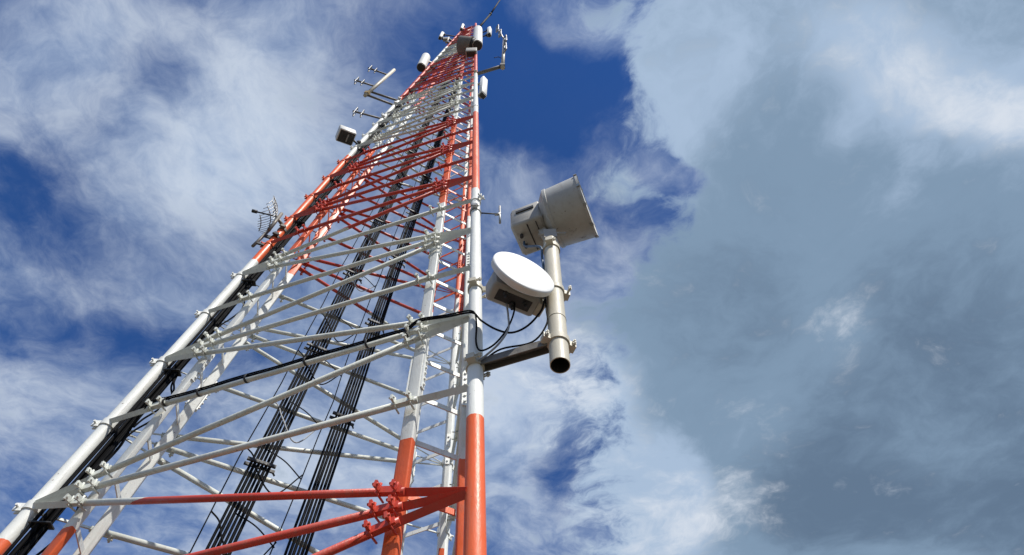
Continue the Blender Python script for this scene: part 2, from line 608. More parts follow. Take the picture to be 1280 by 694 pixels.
tower = thing('lattice_tower', (CEN.x, CEN.y, 0), 'tall red and white painted steel lattice mast with three tubular legs', 'tower')
UPZ = V(0, 0, 1)
legs = []
for i in range(3):
    pm = PAINT_FAR if i == 2 else PAINT
    mb = MB()
    zs = [0.36] + [2 + q * 2.0 for q in range(15)] + [ZTOP]
    mb.poly([legp(i, z) for z in zs], [leg_r(z) for z in zs], 20)
    leg = mb.build('leg', pm, tower)
    legs.append(leg)
    # base flange with anchor bolts
    mb = MB(); p = legp(i, 0.345)
    mb.lathe(p, UPZ, [(-0.02, 0.24), (0.02, 0.24)], 24)
    for q in range(6):
        a = q * math.pi / 3
        w = p + V(math.cos(a), math.sin(a), 0) * 0.185
        mb.tube(w, w + V(0, 0, 0.09), 0.014, n=6)
    mb.build('base_flange', GALV, leg)
    others = [j for j in range(3) if j != i]
    zt = ZTOP - 0.15
    for j in others:
        d = fdir(i, j); n = fnorm(i, j)
        a, b = platep(i, j, 0.8), platep(i, j, 22.0)
        c = platep(i, j, zt)
        mb = MB()
        for (s, e) in ((a, b), (b, c)):
            L = (e - s); ax = L.normalized()
            w = 0.046 if s is a else 0.040
            n2 = (n - ax * n.dot(ax)).normalized(); d2 = ax.cross(n2)
            mb.rbox((s + e) / 2 - n2 * 0.035, (ax, d2, n2), (L.length / 2, w, 0.026), 0.011)
        plate = mb.build('leg_plate', pm, leg)
        # bolted splices
        for zsp in ((3.3, 5.95, 9.6) if i != 1 else (4.9, 7.0, 10.6)):
            q = platep(i, j, zsp); ax = (platep(i, j, zsp + 1) - q).normalized()
            d2 = (d - ax * d.dot(ax)).normalized(); n2 = ax.cross(d2)
            if n2.dot(n) < 0: n2 = -n2
            sp = MB()
            for sgn in (-1, 1):
                sp.box(q - n2 * 0.035 + d2 * sgn * 0.0535, (ax, d2, n2), (0.20, 0.006, 0.022))
                for t in (-0.16, -0.096, -0.032, 0.032, 0.096, 0.16):
                    sp.tube(q - n2 * 0.035 + d2 * sgn * 0.058 + ax * t, q - n2 * 0.035 + d2 * sgn * 0.072 + ax * t, 0.011, n=6)
            sp.build('splice_plate', pm, plate)
    # tie struts between the two plates of a leg
    j1, j2 = others
    for k in range(K0 + 1, K1 - 4):
        for hf in (0.22, 0.72):
            z = lev(k + hf)
            if k > 12 and hf > 0.5: continue
            a = platep(i, j1, z) - fnorm(i, j1) * 0.07
            b = platep(i, j2, z) - fnorm(i, j2) * 0.07
            mb = MB(); mb.beam(a, b, UPZ, 0.020, 0.005)
            mb.build('tie_strut', pm, leg)
    # collars with a bolted lug at each bracing level
    out = (LEGS[i] - CEN).normalized()
    for k in range(K0 + 1, K1):
        if i == 1 and k not in (4, 10): continue
        z = lev(k); p = legp(i, z); ax = (legp(i, z + 1) - p).normalized()
        r = leg_r(z)
        mb = MB()
        mb.lathe(p, ax, [(-0.032, r + 0.001), (-0.032, r + 0.011), (-0.032, r + 0.011), (0.032, r + 0.011), (0.032, r + 0.011), (0.032, r + 0.001)], 16 if k < 10 else 10, closed=False)
        sd = out.cross(ax).normalized()
        if k < 14 and (i != 1 or k == 4):
            for sgn in (-1, 1):
                mb.box(p + out * (r + 0.035) + sd * sgn * 0.018, (out, sd, ax), (0.032, 0.006, 0.032))
            mb.tube(p + out * (r + 0.045) - sd * 0.055, p + out * (r + 0.045) + sd * 0.055, 0.010, n=6)
        mb.build('collar', pm, leg)

# bracing: level bars and zigzag bars on each face, pipe with flat bars to the leg and through-bolted clamps on the plates
FACES = [(0, 1, 0), (0, 2, 1), (1, 2, 0)]                  # (leg, leg, parity of the levels whose node sits on the first leg)


def gusset_clamp(mb, p, u, n, w, s):
    """saddle on the bar with two lugs standing out, each with a cross bolt"""
    mb.box(p + n * 0.020, (u, w, n), (0.080, 0.020, 0.008))
    for t in (-0.055, 0.055):
        c = p + u * t
        mb.box(c + n * (0.052 * s), (n, u, w), (0.046 * s, 0.006, 0.017 * s), 1.35)
        e = c + n * 0.040 * s
        mb.tube(e - w * 0.040 * s, e + w * 0.040 * s, 0.0085, n=6)
        mb.tube(c + n * 0.085 * s - u * 0.020, c + n * 0.085 * s + u * 0.020, 0.0085, n=6)
        e = c - w * 0.030
        mb.tube(e + n * 0.03, e - n * 0.050, 0.007, n=5)


def brace(i, ki, j, kj, n):
    A = legp(i, lev(ki)); B = legp(j, lev(kj))
    low = min(ki, kj)
    off = 0.050 if low < 16 else 0.04
    a = A + n * off; b = B + n * off
    u = (b - a).normalized(); L = (b - a).length
    w = u.cross(n).normalized()
    if w.z < 0: w = -w
    hor = V(u.x, u.y, 0).length
    da = (plate_dist(i, j, lev(ki)) + 0.02) / hor
    db = (plate_dist(j, i, lev(kj)) + 0.02) / hor
    rp = 0.0235 if low < 12 else 0.022
    near = low <= 14
    mb = MB()
    mb.poly([a + u * (da - 0.10), a + u * (da + (L - da - db) * 0.5), a + u * (L - db + 0.10)], rp, 12 if near else 8)
    fl = []
    for (o, dd, sg) in ((a, da, 1), (b, db, -1)):
        f = mb if not near else MB()
        f.beam(o + u * sg * 0.035 - n * 0.016, o + u * sg * (dd - 0.06) - n * 0.004, w * 0.75 + n * 0.66, 0.023, 0.005)
        fl.append(f)
    br = mb.build('brace', BRACE_SHADED, tower)
    if near:
        for f in fl:
            f.build('end_plate', BRACE_SHADED, br)
        s = 0.86 if j == 1 or i == 0 else 0.42
        for (o, dd, sg) in ((a, da, 1), (b, db, -1)):
            c = MB(); gusset_clamp(c, o + u * sg * dd, u, n, w, s)
            c.build('bolt_clamp', BRACE_SHADED, br)
    return br


for (i, j, par) in FACES:
    n = fnorm(i, j)
    for k in range(K0, K1):
        if k > K0:
            brace(i, k, j, k, n)
        if (k - par) % 2 == 0:
            for kk in (k - 1, k + 1):
                if K0 <= kk < K1:
                    brace(i, k, j, kk, n)

# footings
for i, lb in enumerate(('square concrete footing under the left tower leg', 'square concrete footing under the nearest tower leg', 'square concrete footing under the far tower leg')):
    p = legp(i, 0)
    mb = MB(); mb.rbox(V(p.x, p.y, 0.12), (UPZ, V(1, 0, 0), V(0, 1, 0)), (0.205, 0.5, 0.5), 0.03)
    o = mb.build('footing', CONCRETE)
    o['label'] = lb; o['category'] = 'footing'; o['group'] = 'tower footings'

# ------------------------------------------------------------------ cable runs
ZCAB = 29.0


def run_cable(fn, z0, z1, r, wig, step=0.5, n=8):
    ph = [random.uniform(0, 6.28) for _ in range(4)]
    fq = [random.uniform(0.9, 2.2) for _ in range(4)]
    pts = []
    z = z0
    while z < z1:
        pts.append(fn(z) + V(math.sin(z * fq[0] + ph[0]) + 0.6 * math.sin(z * 2.7 * fq[1] + ph[1]), math.sin(z * fq[2] + ph[2]) + 0.6 * math.sin(z * 2.3 * fq[3] + ph[3]), 0) * wig)
        z += step if z < 16 else step * 2.5
    return MB().poly(pts, r, n)


bis = (fdir(0, 1) + fdir(0, 2)).normalized()
lat = V(-bis.y, bis.x, 0)
th = thing('cable_bundle', legp(0, 0), 'thick bundle of black feeder cables running up inside the left leg', 'cable bundle', 'feeder cable runs')
slots = [(0.085, 0.00), (0.105, 0.026), (0.110, -0.022), (0.130, 0.004), (0.136, 0.040), (0.156, -0.024), (0.162, 0.022), (0.186, 0.000), (0.192, 0.036), (0.212, -0.012)]
for (s, q) in slots:
    def fn(z, s=s, q=q):
        t = 1 - 0.35 * (z / 30)
        return legp(0, z) + bis * s * t + lat * q * t
    run_cable(fn, 0.5, ZCAB, random.choice((0.0105, 0.0125, 0.015)), 0.004).build('cable', RUBBER, th)
# slack loops leaving the bundle
for (z, bow, ln) in ((3.9, 0.13, 0.9), (5.2, 0.16, 0.8), (5.35, 0.12, 0.7), (6.8, 0.1, 0.8)):
    pts = [legp(0, z + ln * t) + bis * (0.20 + bow * math.sin(math.pi * t) ** 2) + lat * 0.02 for t in (0, 0.15, 0.3, 0.5, 0.7, 0.85, 1)]
    MB().poly(spline(pts), 0.009, 7).build('slack_cable', RUBBER, th)
for k in range(K0 + 1, 22, 2):
    mb = MB(); p = legp(0, lev(k) - 0.13)
    mb.box(p + bis * 0.15, (bis, lat, UPZ), (0.078, 0.044, 0.005))
    mb.build('cable_tie', DARK, th)

fLB = fdir(0, 2); nLB = fnorm(0, 2)


def ladder_center(s0, s1, z):
    t = (z - 4) / 10.0
    s = s0 + (s1 - s0) * max(t, -0.3)
    a, b = legp(0, z), legp(2, z)
    return a.lerp(b, min(s, 0.8)) - nLB * 0.085


LADDERS = [(0.402, 0.425, 6, 0.038, 'left of the two black cable runs hanging inside the tower back face'),
           (0.578, 0.620, 6, 0.036, 'right of the two black cable runs hanging inside the tower back face')]
for li, (s0, s1, nc, gap, lb) in enumerate(LADDERS):
    c0 = ladder_center(s0, s1, 0)
    th = thing('cable_run', (c0.x, c0.y, 0), lb, 'cable run', 'feeder cable runs')
    for q in range(nc):
        def fn(z, q=q):
            return ladder_center(s0, s1, z) + fLB * ((q - (nc - 1) / 2) * gap) * (1 - 0.02 * z)
        run_cable(fn, 0.4, ZCAB - 1, 0.0145 if q % 3 else 0.0125, 0.0016).build('cable', RUBBER, th)
    for k in range(K0 + 2 + li, 20, 2):
        z = lev(k) + 0.03
        c = ladder_center(s0, s1, z)
        mb = MB()
        mb.box(c - nLB * 0.03, (fLB, UPZ, nLB), (nc * gap / 2 + 0.02, 0.014, 0.012))
        mb.box(c + nLB * 0.045, (fLB, UPZ, nLB), (nc * gap / 2 + 0.03, 0.014, 0.010))
        if k < 8:
            for q in range(nc):
                mb.tube(c + fLB * (q - (nc - 1) / 2) * gap - nLB * 0.045, c + fLB * (q - (nc - 1) / 2) * gap - nLB * 0.03, 0.010, n=6)
            mb.tube(c + fLB * (nc * gap / 2 + 0.01) + nLB * 0.05, c + fLB * (nc * gap / 2 + 0.04) + nLB * 0.09, 0.010, n=6)
        mb.build('hanger', DARK, th)
# thin conduits beside and between the runs
th = thing('earth_wire', (ladder_center(0.35, 0.35, 0).x, ladder_center(0.35, 0.35, 0).y, 0), 'thin dark wire hanging just left of the paired cable runs', 'wire')
run_cable(lambda z: ladder_center(0.345, 0.35, z), 0.4, 20, 0.006, 0.012).build('wire', RUBBER, th)
th2 = thing('thin_wire', (ladder_center(0.52, 0.52, 0).x, ladder_center(0.52, 0.52, 0).y, 0), 'thin dark wire hanging between the paired cable runs', 'wire')
run_cable(lambda z: ladder_center(0.522, 0.55, z), 0.4, 20, 0.006, 0.012).build('wire', RUBBER, th2)
for z, sag in ((3.6, 0.16), (4.55, 0.2), (5.25, 0.15), (5.9, 0.2), (6.7, 0.16), (7.5, 0.2), (8.6, 0.16)):
    a = ladder_center(0.345, 0.35, z + 0.25); b = ladder_center(0.402, 0.425, z); c = ladder_center(0.47, 0.48, z - sag); d = ladder_center(0.522, 0.55, z + 0.15)
    MB().poly(spline([a, a.lerp(b, 0.5) + V(0, 0, 0.06), b - nLB * 0.05, c - nLB * 0.03, d]), 0.007, 6).build('jumper', GREYCABLE if random.random() < 0.3 else RUBBER, th)
    MB().poly(spline([b + V(0, 0, 0.3), b.lerp(d, 0.5) + V(0, 0, 0.16), d - V(0, 0, 0.05)]), 0.006, 6).build('jumper', RUBBER, th)

# cable strapped along the second level bar of the front face, then looping over to the dishes
n01 = fnorm(0, 1)
a = legp(0, lev(1)) + n01 * 0.05; b = legp(1, lev(1)) + n01 * 0.05
u01 = (b - a).normalized(); L01 = (b - a).length
th = thing('strapped_cable', a, 'black cable strapped along a white front brace towards the dishes', 'cable')
cx = [legp(0, lev(0.25)) + bis * 0.20, legp(0, lev(0.7)) + bis * 0.24, legp(0, lev(0.92)) + bis * 0.24 + n01 * 0.03] + [a + u01 * (0.45 + t) + n01 * 0.022 + V(0, 0, 0.022 + 0.006 * math.sin(9 * t)) for t in [q * 0.2 for q in range(0, 13)]]
cx += [a + u01 * (L01 - 0.42) + n01 * 0.075 + V(0, 0, 0.01), a + u01 * (L01 - 0.2) + n01 * 0.05 + V(0, 0, 0.0), b + n01 * 0.03 + V(0.0, 0, -0.01)]
pts1 = cx + [V(-0.25, 2.50, 5.19), V(-0.133, 2.46, 5.01), V(-0.018, 2.43, 4.92), V(0.098, 2.40, 4.955), V(0.20, 2.38, 5.10), V(0.235, 2.37, 5.22)]
MB().poly(spline(pts1, 5), 0.008, 8).build('cable', RUBBER, th)
pts2 = [p + V(0, 0, 0.012) + n01 * 0.010 for p in cx] + [V(-0.285, 2.515, 5.20), V(-0.278, 2.50, 4.92), V(-0.241, 2.50, 4.82), V(-0.143, 2.45, 4.82), V(-0.051, 2.42, 4.955), V(0.0, 2.39, 5.10), V(0.012, 2.36, 5.20)]
MB().poly(spline(pts2, 5), 0.007, 8).build('cable', RUBBER, th)
pts3 = [V(-0.26, 2.52, 4.72), V(-0.121, 2.45, 4.81), V(-0.045, 2.42, 4.946), V(-0.04, 2.40, 5.08), V(-0.05, 2.37, 5.21)]
MB().poly(spline(pts3, 6), 0.008, 8).build('cable', GREYCABLE, th)
for t in (0.62, 0.95, 1.4, 1.95, 2.5, 2.85):
    c = a + u01 * t
    MB().lathe(c + n01 * 0.008 + V(0, 0, 0.010), u01, [(-0.009, 0.036), (-0.009, 0.039), (0.009, 0.039), (0.009, 0.036)], 14, False).build('strap', DARK, th)


# ------------------------------------------------------------------ antennas and dishes
def pipe_clamp(mb, p, ax, r, d, reach=0.07):
    """two-piece clamp with threaded bolts standing out along d"""
    ax = ax.normalized(); d = (d - ax * d.dot(ax)).normalized(); s = ax.cross(d)
    mb.lathe(p, ax, [(-0.028, r + 0.001), (-0.028, r + 0.012), (-0.028, r + 0.012), (0.028, r + 0.012), (0.028, r + 0.012), (0.028, r + 0.001)], 18, False)
    for sg in (-1, 1):
        mb.box(p + s * sg * (r + 0.028), (s, d, ax), (0.026, 0.030, 0.026))
        for q in (-1, 1):
            e = p + s * sg * (r + 0.034) + ax * q * 0.012
            mb.tube(e - d * 0.045, e + d * reach, 0.007, n=6)
            mb.tube(e + d * (reach - 0.025), e + d * (reach - 0.010), 0.013, n=6)
    return mb


# pole carried by two arms on the near leg
Q0, Q1 = V(0.285, 2.40, 4.50), V(0.372, 2.452, 6.33)
pax = (Q1 - Q0).normalized()


def polep(z):
    return Q0 + (Q1 - Q0) * ((z - Q0.z) / (Q1.z - Q0.z))


PR = 0.067
th = thing('mounting_pole', Q0, 'thick grey beige steel pole held out beside the near leg on a brown arm', 'pole')
LP = (Q1 - Q0).length
pole = MB().lathe(Q0, pax, [(LP, 0.001), (LP, PR), (LP, PR), (0.0, PR), (0.0, PR), (0.0, PR - 0.006)], 36, False).build('pole', PIPE, th)
MB().lathe(Q0, pax, [(0.0, PR - 0.006), (1.2, PR - 0.006), (1.2, 0.001)], 36, False).build('shaded_bore', DARK, pole)  # dark lining colours in the shade inside the open pole
MB().lathe(polep(5.02), pax, [(-0.004, PR), (-0.004, PR + 0.003), (0.004, PR + 0.003), (0.004, PR)], 32, False).build('weld_seam', PIPE, pole)
rz = 4.73
A0 = legp(1, rz); A1 = polep(rz + 0.02)
ad = (A1 - A0).normalized()
mb = MB()
s_, t_ = UPZ, ad.cross(UPZ).normalized()
mb.beam(A0 + ad * 0.05 + UPZ * 0.03, A1 - ad * (PR + 0.005) + UPZ * 0.03, t_, 0.036, 0.004)
mb.beam(A0 + ad * 0.05 - t_ * 0.034 - UPZ * 0.003, A1 - ad * (PR + 0.005) - t_ * 0.034 - UPZ * 0.003, UPZ, 0.031, 0.004)
mb.beam(A0 + ad * 0.05 + t_ * 0.034 - UPZ * 0.003, A1 - ad * (PR + 0.005) + t_ * 0.034 - UPZ * 0.003, UPZ, 0.031, 0.004)
mb.build('arm', ARM, th)
pipe_clamp(MB(), A0, legp(1, rz + 1) - A0, leg_r(rz), ad, 0.08).build('leg_clamp', PIPE, th)
pipe_clamp(MB(), A1, pax, PR, V(0.4, -0.9, 0), 0.06).build('pole_clamp', PIPE, th)
mb = MB(); B0 = legp(1, 5.82); B1 = polep(5.50)
mb.beam(B0 + V(0.05, 0, 0), B1 - V(0.06, -0.03, 0), UPZ, 0.028, 0.012)
mb.build('upper_arm', PIPE, th)
pipe_clamp(MB(), B0, legp(1, 6.8) - B0, leg_r(5.8), V(1, -0.2, 0), 0.08).build('leg_clamp', PIPE, th)
pipe_clamp(MB(), polep(5.43), pax, PR, V(0.35, -0.9, 0), 0.09).build('pole_clamp', PIPE, th)
pipe_clamp(MB(), polep(6.17), pax, PR, V(1, -0.2, 0), 0.06).build('pole_clamp', PIPE, th)
MB().poly(spline([V(-0.235, 2.555, 4.765), V(-0.1, 2.48, 4.80), V(0.12, 2.43, 4.80), polep(4.95) + V(-0.075, -0.02, 0), polep(5.15) + V(-0.072, -0.02, 0), polep(5.4) + V(-0.085, -0.03, 0), V(0.20, 2.50, 5.5)], 6), 0.007, 7).build('cable', RUBBER, th)

# round flat dish
az = R_(29); dn = V(math.sin(az), -math.cos(az), 0.06).normalized()
FC = V(0.098, 2.18, 5.36)
ds = dn.cross(UPZ).normalized(); du = ds.cross(dn)
th = thing('microwave_dish', FC - UPZ * 0.3, 'round dish with a bright white flat face beside the thick pole', 'dish antenna', 'microwave dishes on the near leg')
MB().lathe(FC, -dn, [(-0.006, 0.001), (-0.005, 0.13), (-0.002, 0.215), (0.002, 0.250), (0.006, 0.256), (0.014, 0.259)], 48, False).build('radome', RADOME, th)
MB().lathe(FC, -dn, [(0.014, 0.259), (0.014, 0.259), (0.056, 0.255), (0.056, 0.255), (0.066, 0.241), (0.106, 0.16), (0.106, 0.001)], 48, False).build('reflector_rim', ANTWHITE, th)
hc = FC - dn * 0.205
hs_ = MB().rbox(hc - UPZ * 0.02, (dn, ds, du), (0.085, 0.195, 0.105), 0.025).build('radio_housing', HOUSING, th)
for (q, w) in ((-0.09, 0.02), (0.0, -0.03), (0.08, 0.03)):
    c = hc - du * 0.124 + ds * q + dn * w
    mb = MB(); mb.tube(c, c - du * 0.045, 0.020, n=12); mb.tube(c - du * 0.045, c - du * 0.085, 0.012, n=10)
    mb.build('connector', DARK, hs_)
mb = MB(); mb.box(hc - du * 0.127, (ds, dn, du), (0.14, 0.045, 0.006)); mb.build('bottom_plate', DARK, hs_)
mb = MB()
mb.beam(hc + ds * 0.18 * (1 if ds.x > 0 else -1) - du * 0.06, polep(5.43) + V(-0.10, 0, 0.02), du, 0.045, 0.02)
mb.box(hc + ds * 0.22 * (1 if ds.x > 0 else -1) - du * 0.04, (ds, dn, du), (0.03, 0.055, 0.08))
mb.build('mount_bracket', PIPE, th)

# deep shrouded dish on the pole top
az = R_(70); dn = V(math.sin(az), -math.cos(az), -0.01).normalized()
RC = V(0.785, 2.36, 6.90)
ds = dn.cross(UPZ).normalized(); du = ds.cross(dn)
th = thing('shrouded_dish', polep(6.33), 'deep grey shrouded drum dish on top of the thick pole', 'dish antenna', 'microwave dishes on the near leg')
sh = MB().lathe(RC, -dn, [(0.012, 0.315), (0.0, 0.322), (0.0, 0.334), (0.0, 0.334), (0.022, 0.334), (0.022, 0.334), (0.022, 0.323), (0.022, 0.323), (0.34, 0.305), (0.34, 0.305), (0.345, 0.314), (0.345, 0.314), (0.375, 0.312), (0.375, 0.312), (0.44, 0.22), (0.46, 0.14), (0.46, 0.001)], 56, False).build('shroud', SHROUD, th)
MB().lathe(RC, -dn, [(0.004, 0.001), (0.006, 0.20), (0.012, 0.315)], 48, False).build('radome', RADOME, th)
mb = MB()
for q in range(10):
    t = q * math.pi / 5 + 0.2
    c = RC - dn * 0.012 + (ds * math.cos(t) + du * math.sin(t)) * 0.337
    mb.box(c, (dn, (ds * math.cos(t) + du * math.sin(t)), (du * math.cos(t) - ds * math.sin(t))), (0.016, 0.008, 0.014))
mb.build('rim_clips', GALV, sh)
hc = RC - dn * 0.60 + du * 0.0
hs_ = MB().rbox(hc - du * 0.03, (dn, ds, du), (0.165, 0.185, 0.195), 0.04).build('radio_housing', HOUSING, th)
MB().lathe(RC - dn * 0.43, -dn, [(0.0, 0.15), (0.06, 0.15)], 28).build('neck_ring', HOUSING, th)
mb = MB(); mb.box(hc - du * 0.03 - ds * 0.19 + du * 0.06, (dn, ds, du), (0.095, 0.010, 0.020)); mb.box(hc - du * 0.03 + ds * 0.19 + du * 0.06, (dn, ds, du), (0.095, 0.010, 0.020)); mb.build('handle', DARK, hs_)
mb = MB(); mb.box(hc - du * 0.226, (dn, ds, du), (0.006, 0.15, 0.006)); mb.box(hc - du * 0.226 + dn * 0.09, (dn, ds, du), (0.004, 0.15, 0.006)); mb.build('seam', DARK, hs_)
for q in (-0.06, 0.06):
    c = hc - dn * 0.09 - du * 0.22 + ds * q
    mb = MB(); mb.tube(c, c - du * 0.05, 0.018, n=12); mb.build('connector', DARK, hs_)
mb = MB()
mb.box(polep(6.40) + V(0, 0, 0.04), (V(1, 0, 0), V(0, 1, 0), UPZ), (0.06, 0.045, 0.08))
mb.beam(polep(6.36), hc + dn * 0.10 - du * 0.19, ds, 0.05, 0.035)
mb.tube(polep(6.42) + V(-0.11, -0.03, 0.02), polep(6.42) + V(0.15, -0.03, 0.02), 0.016, n=8)
mb.build('mount_bracket', HOUSING, th)
c = hc - dn * 0.09 - du * 0.26
MB().poly(spline([c, c - UPZ * 0.10 + V(0.01, 0, 0), polep(6.2) + V(-0.10, -0.02, 0), polep(6.0) + V(-0.085, 0, 0), polep(5.6) + V(-0.06, 0.05, 0)], 6), 0.011, 8).build('cable', BLUECABLE, th)


def stub_clamp(mb, i, z, d):
    p = legp(i, z)
    pipe_clamp(mb, p, legp(i, z + 1) - p, leg_r(z), d, 0.05)


# small T antenna on the near leg
p = legp(1, 7.572); e = V(-0.105, 2.712, 7.572)
th = thing('dipole_antenna', p, 'small dark T shaped antenna on a thin arm right of the near leg', 'antenna')
mb = MB(); stub_clamp(mb, 1, 7.572, V(1, 0, 0)); mb.build('clamp', GALV, th)
MB().tube(p, e, 0.009, n=8).build('arm', DARK, th)
mb = MB(); mb.tube(e - UPZ * 0.23, e + UPZ * 0.22, 0.013, n=8); mb.tube(e - V(0.06, 0, 0), e + V(0.012, 0, 0), 0.018, n=8); mb.build('rod', GALV, th)


def panel(name, label, c, d, w, t, h, leg_i, grp, mat=ANTWHITE, bar=True):
    """upright panel antenna: c centre, d facing, w/t/h full sizes"""
    d = d.normalized(); s = d.cross(UPZ).normalized()
    th = thing(name, c - UPZ * h / 2, label, 'panel antenna', grp)
    MB().rbox(c, (UPZ, s, d), (h / 2, w / 2, t / 2), min(w, t) * 0.25).build('radome', mat, th)
    mb = MB(); mb.box(c - UPZ * (h / 2 + 0.02), (UPZ, s, d), (0.025, w * 0.4, t * 0.4)); mb.build('end_cap', DARK, th)
    for q in (-0.36, 0.36):
        z = c.z + h * q
        mb = MB()
        mb.beam(c + UPZ * h * q - d * t * 0.4, legp(leg_i, z), UPZ, 0.03, 0.02)
        mb.box(c + UPZ * h * q - d * (t / 2 + 0.03), (UPZ, s, d), (0.05, w * 0.35, 0.03))
        mb.build('bracket', DARK if z > 20 else GALV, th)
    return th


def drum(name, label, c, ax, r, h, leg_i, grp, mat=ANTWHITE, r2=None):
    """cylindrical radome with a dark base ring and a bracket back to the leg"""
    ax = ax.normalized()
    th = thing(name, c, label, 'antenna', grp)
    r2 = r2 or r
    MB().lathe(c, ax, [(0.0, 0.001), (0.0, r * 0.86), (0.0, r * 0.86), (0.0, r), (0.0, r), (h * 0.94, r2), (h, r2 * 0.85), (h, 0.001)], 28, False).build('radome', mat, th)
    MB().lathe(c - ax * 0.07, ax, [(0.0, r * 0.5), (0.0, r * 0.88), (0.068, r * 0.88), (0.068, r * 0.5)], 24).build('base_ring', DARK, th)
    mb = MB(); q = c + ax * h * 0.15; e = legp(leg_i, q.z)
    mb.beam(q, e, UPZ, 0.05, 0.03); mb.beam(c + ax * h * 0.7, legp(leg_i, (c + ax * h * 0.7).z), UPZ, 0.04, 0.03)
    mb.box(q.lerp(e, 0.6), (V(1, 0, 0), V(0, 1, 0), UPZ), (0.07, 0.07, 0.12))
    mb.build('bracket', GALV, th)
    return th


panel('panel_antenna', 'slim white panel antenna right of the near leg below the dipole arm', V(-0.45, 2.90, 14.85), V(0.75, -0.65, 0), 0.16, 0.12, 1.55, 1, 'antennas near the tower top')


def folded_dipole(mb, c, axis, h, w, r):
    """upright loop: c centre, axis sideways"""
    pts = []
    for q in range(25):
        t = 2 * math.pi * q / 24
        x = max(-1, min(1, 1.6 * math.cos(t))); z = max(-1, min(1, 1.25 * math.sin(t)))
        pts.append(c + axis * x * w / 2 + UPZ * z * h / 2)
    mb.poly(pts, r, 6)


# dipole array on a long arm, right of the near leg
p = legp(1, 16.93); e = V(0.0, 2.86, 16.93)
th = thing('dipole_array', p, 'tall dipole array standing on a long horizontal arm right of the tower', 'antenna', 'antennas near the tower top')
mb = MB(); mb.tube(p, e, 0.045, n=10); mb.build('arm', ARM, th)
mb = MB(); stub_clamp(mb, 1, 16.93, V(1, 0, 0)); mb.build('clamp', PIPE, th)
mb = MB(); m0 = e - UPZ * 0.25; m1 = V(0.09, 2.90, 21.6); mb.tube(m0, m1, 0.05, 0.04, 12); mb.build('mast', PIPE, th)
mb = MB(); mb.box(e, (V(1, 0, 0), V(0, 1, 0), UPZ), (0.06, 0.06, 0.09)); mb.build('joint', ARM, th)
for (z, sx) in ((19.2, 1), (20.8, 1), (22.2, -1), (23.4, -1)):
    q = m0 + (m1 - m0) * min((z - m0.z) / (m1.z - m0.z), 1.0)
    c = V(q.x + 0.04 * sx - (0.05 if z > 21.7 else 0) - max(z - 21.6, 0) * 0.07, q.y - 0.1, z)
    mb = MB(); folded_dipole(mb, c, V(0.6, -0.8, 0), 1.1, 0.13, 0.022); mb.tube(q, c, 0.025, n=6)
    mb.build('dipole', GALV, th)
MB().poly(spline([V(-0.22, 2.87, 18.2), V(-0.1, 2.88, 18.35), V(0.0, 2.88, 18.1), V(0.04, 2.88, 18.6)], 6), 0.010, 6).build('cable', RUBBER, th)

# top cluster
drum('cylinder_antenna', 'fat white cylinder antenna covering the near leg at the tower top', V(-0.78, 3.02, 21.4), V(-0.022, 0, 1), 0.165, 3.7, 1, 'antennas near the tower top', ANTWHITE)
drum('drum_dish', 'large grey drum coloured as if in shadow on the front face just below the tower top', V(-0.95, 3.08, 21.60), V(-0.80, -0.05, 0.30), 0.30, 0.46, 1, 'antennas near the tower top', material('shaded_drum', (0.17, 0.155, 0.14), 0.7, noise_amt=0.2))  # drum colour darkened to stand for the shadow on it
th = thing('equipment_box', V(-0.93, 3.10, 20.3), 'small grey box under the fat cylinder antenna', 'equipment box', 'antennas near the tower top')
MB().rbox(V(-0.95, 3.10, 20.6), (UPZ, V(1, 0, 0), V(0, 1, 0)), (0.28, 0.17, 0.10), 0.02).build('case', HOUSING, th)
MB().box(V(-0.95, 3.10, 20.30), (UPZ, V(1, 0, 0), V(0, 1, 0)), (0.018, 0.13, 0.07)).build('gland_plate', DARK, th)
MB().beam(V(-0.93, 3.12, 20.6), legp(1, 20.6), UPZ, 0.05, 0.03).build('bracket', DARK, th)
panel('panel_antenna', 'small white panel antenna sticking out right of the tower top', V(-0.45, 3.19, 25.6), V(0.9, -0.4, 0), 0.17, 0.14, 1.7, 1, 'antennas near the tower top')
panel('panel_antenna', 'short white stick antenna at the left corner of the tower top', V(-1.80, 3.60, 30.6), V(-0.8, -0.6, 0), 0.14, 0.12, 1.4, 0, 'antennas near the tower top')
panel('panel_antenna', 'small white antenna on a dark frame left of the tower top', V(-2.55, 3.58, 28.0), V(-0.9, -0.4, 0), 0.16, 0.13, 1.3, 0, 'antennas near the tower top')
th = thing('mount_frame', V(-2.12, 3.6, 26.2), 'dark open pipe frame with fittings just left of the tower top', 'frame', 'antennas near the tower top')
mb = MB(); mb.tube(V(-2.20, 3.58, 26.1), V(-2.18, 3.58, 27.3), 0.045, n=8); mb.build('upright', GALV, th)
mb = MB(); mb.beam(V(-2.2, 3.58, 26.4), legp(0, 26.4), UPZ, 0.04, 0.04); mb.beam(V(-2.2, 3.58, 27.1), legp(0, 27.1), UPZ, 0.04, 0.04); mb.build('arms', DARK, th)
mb = MB(); mb.box(V(-2.25, 3.52, 26.5), (UPZ, V(1, 0, 0), V(0, 1, 0)), (0.16, 0.09, 0.06)); mb.build('fitting', HOUSING, th)
drum('cone_antenna', 'white tapered antenna with a dark base left of the upper red band', V(-2.60, 3.53, 20.9), V(-0.02, 0, 1), 0.145, 1.9, 0, 'antennas near the tower top', ANTWHITE, 0.15)
th = thing('whip_mast', legp(1, 30.5), 'dark slanting whip mast rising from the tower top out of view', 'antenna', 'antennas near the tower top')
mb = MB(); mb.poly([V(-1.06, 3.50, 28.6), V(-0.514, 3.50, 34.24)], [0.05, 0.045], 10); mb.build('lower_tube', RUBBER, th)
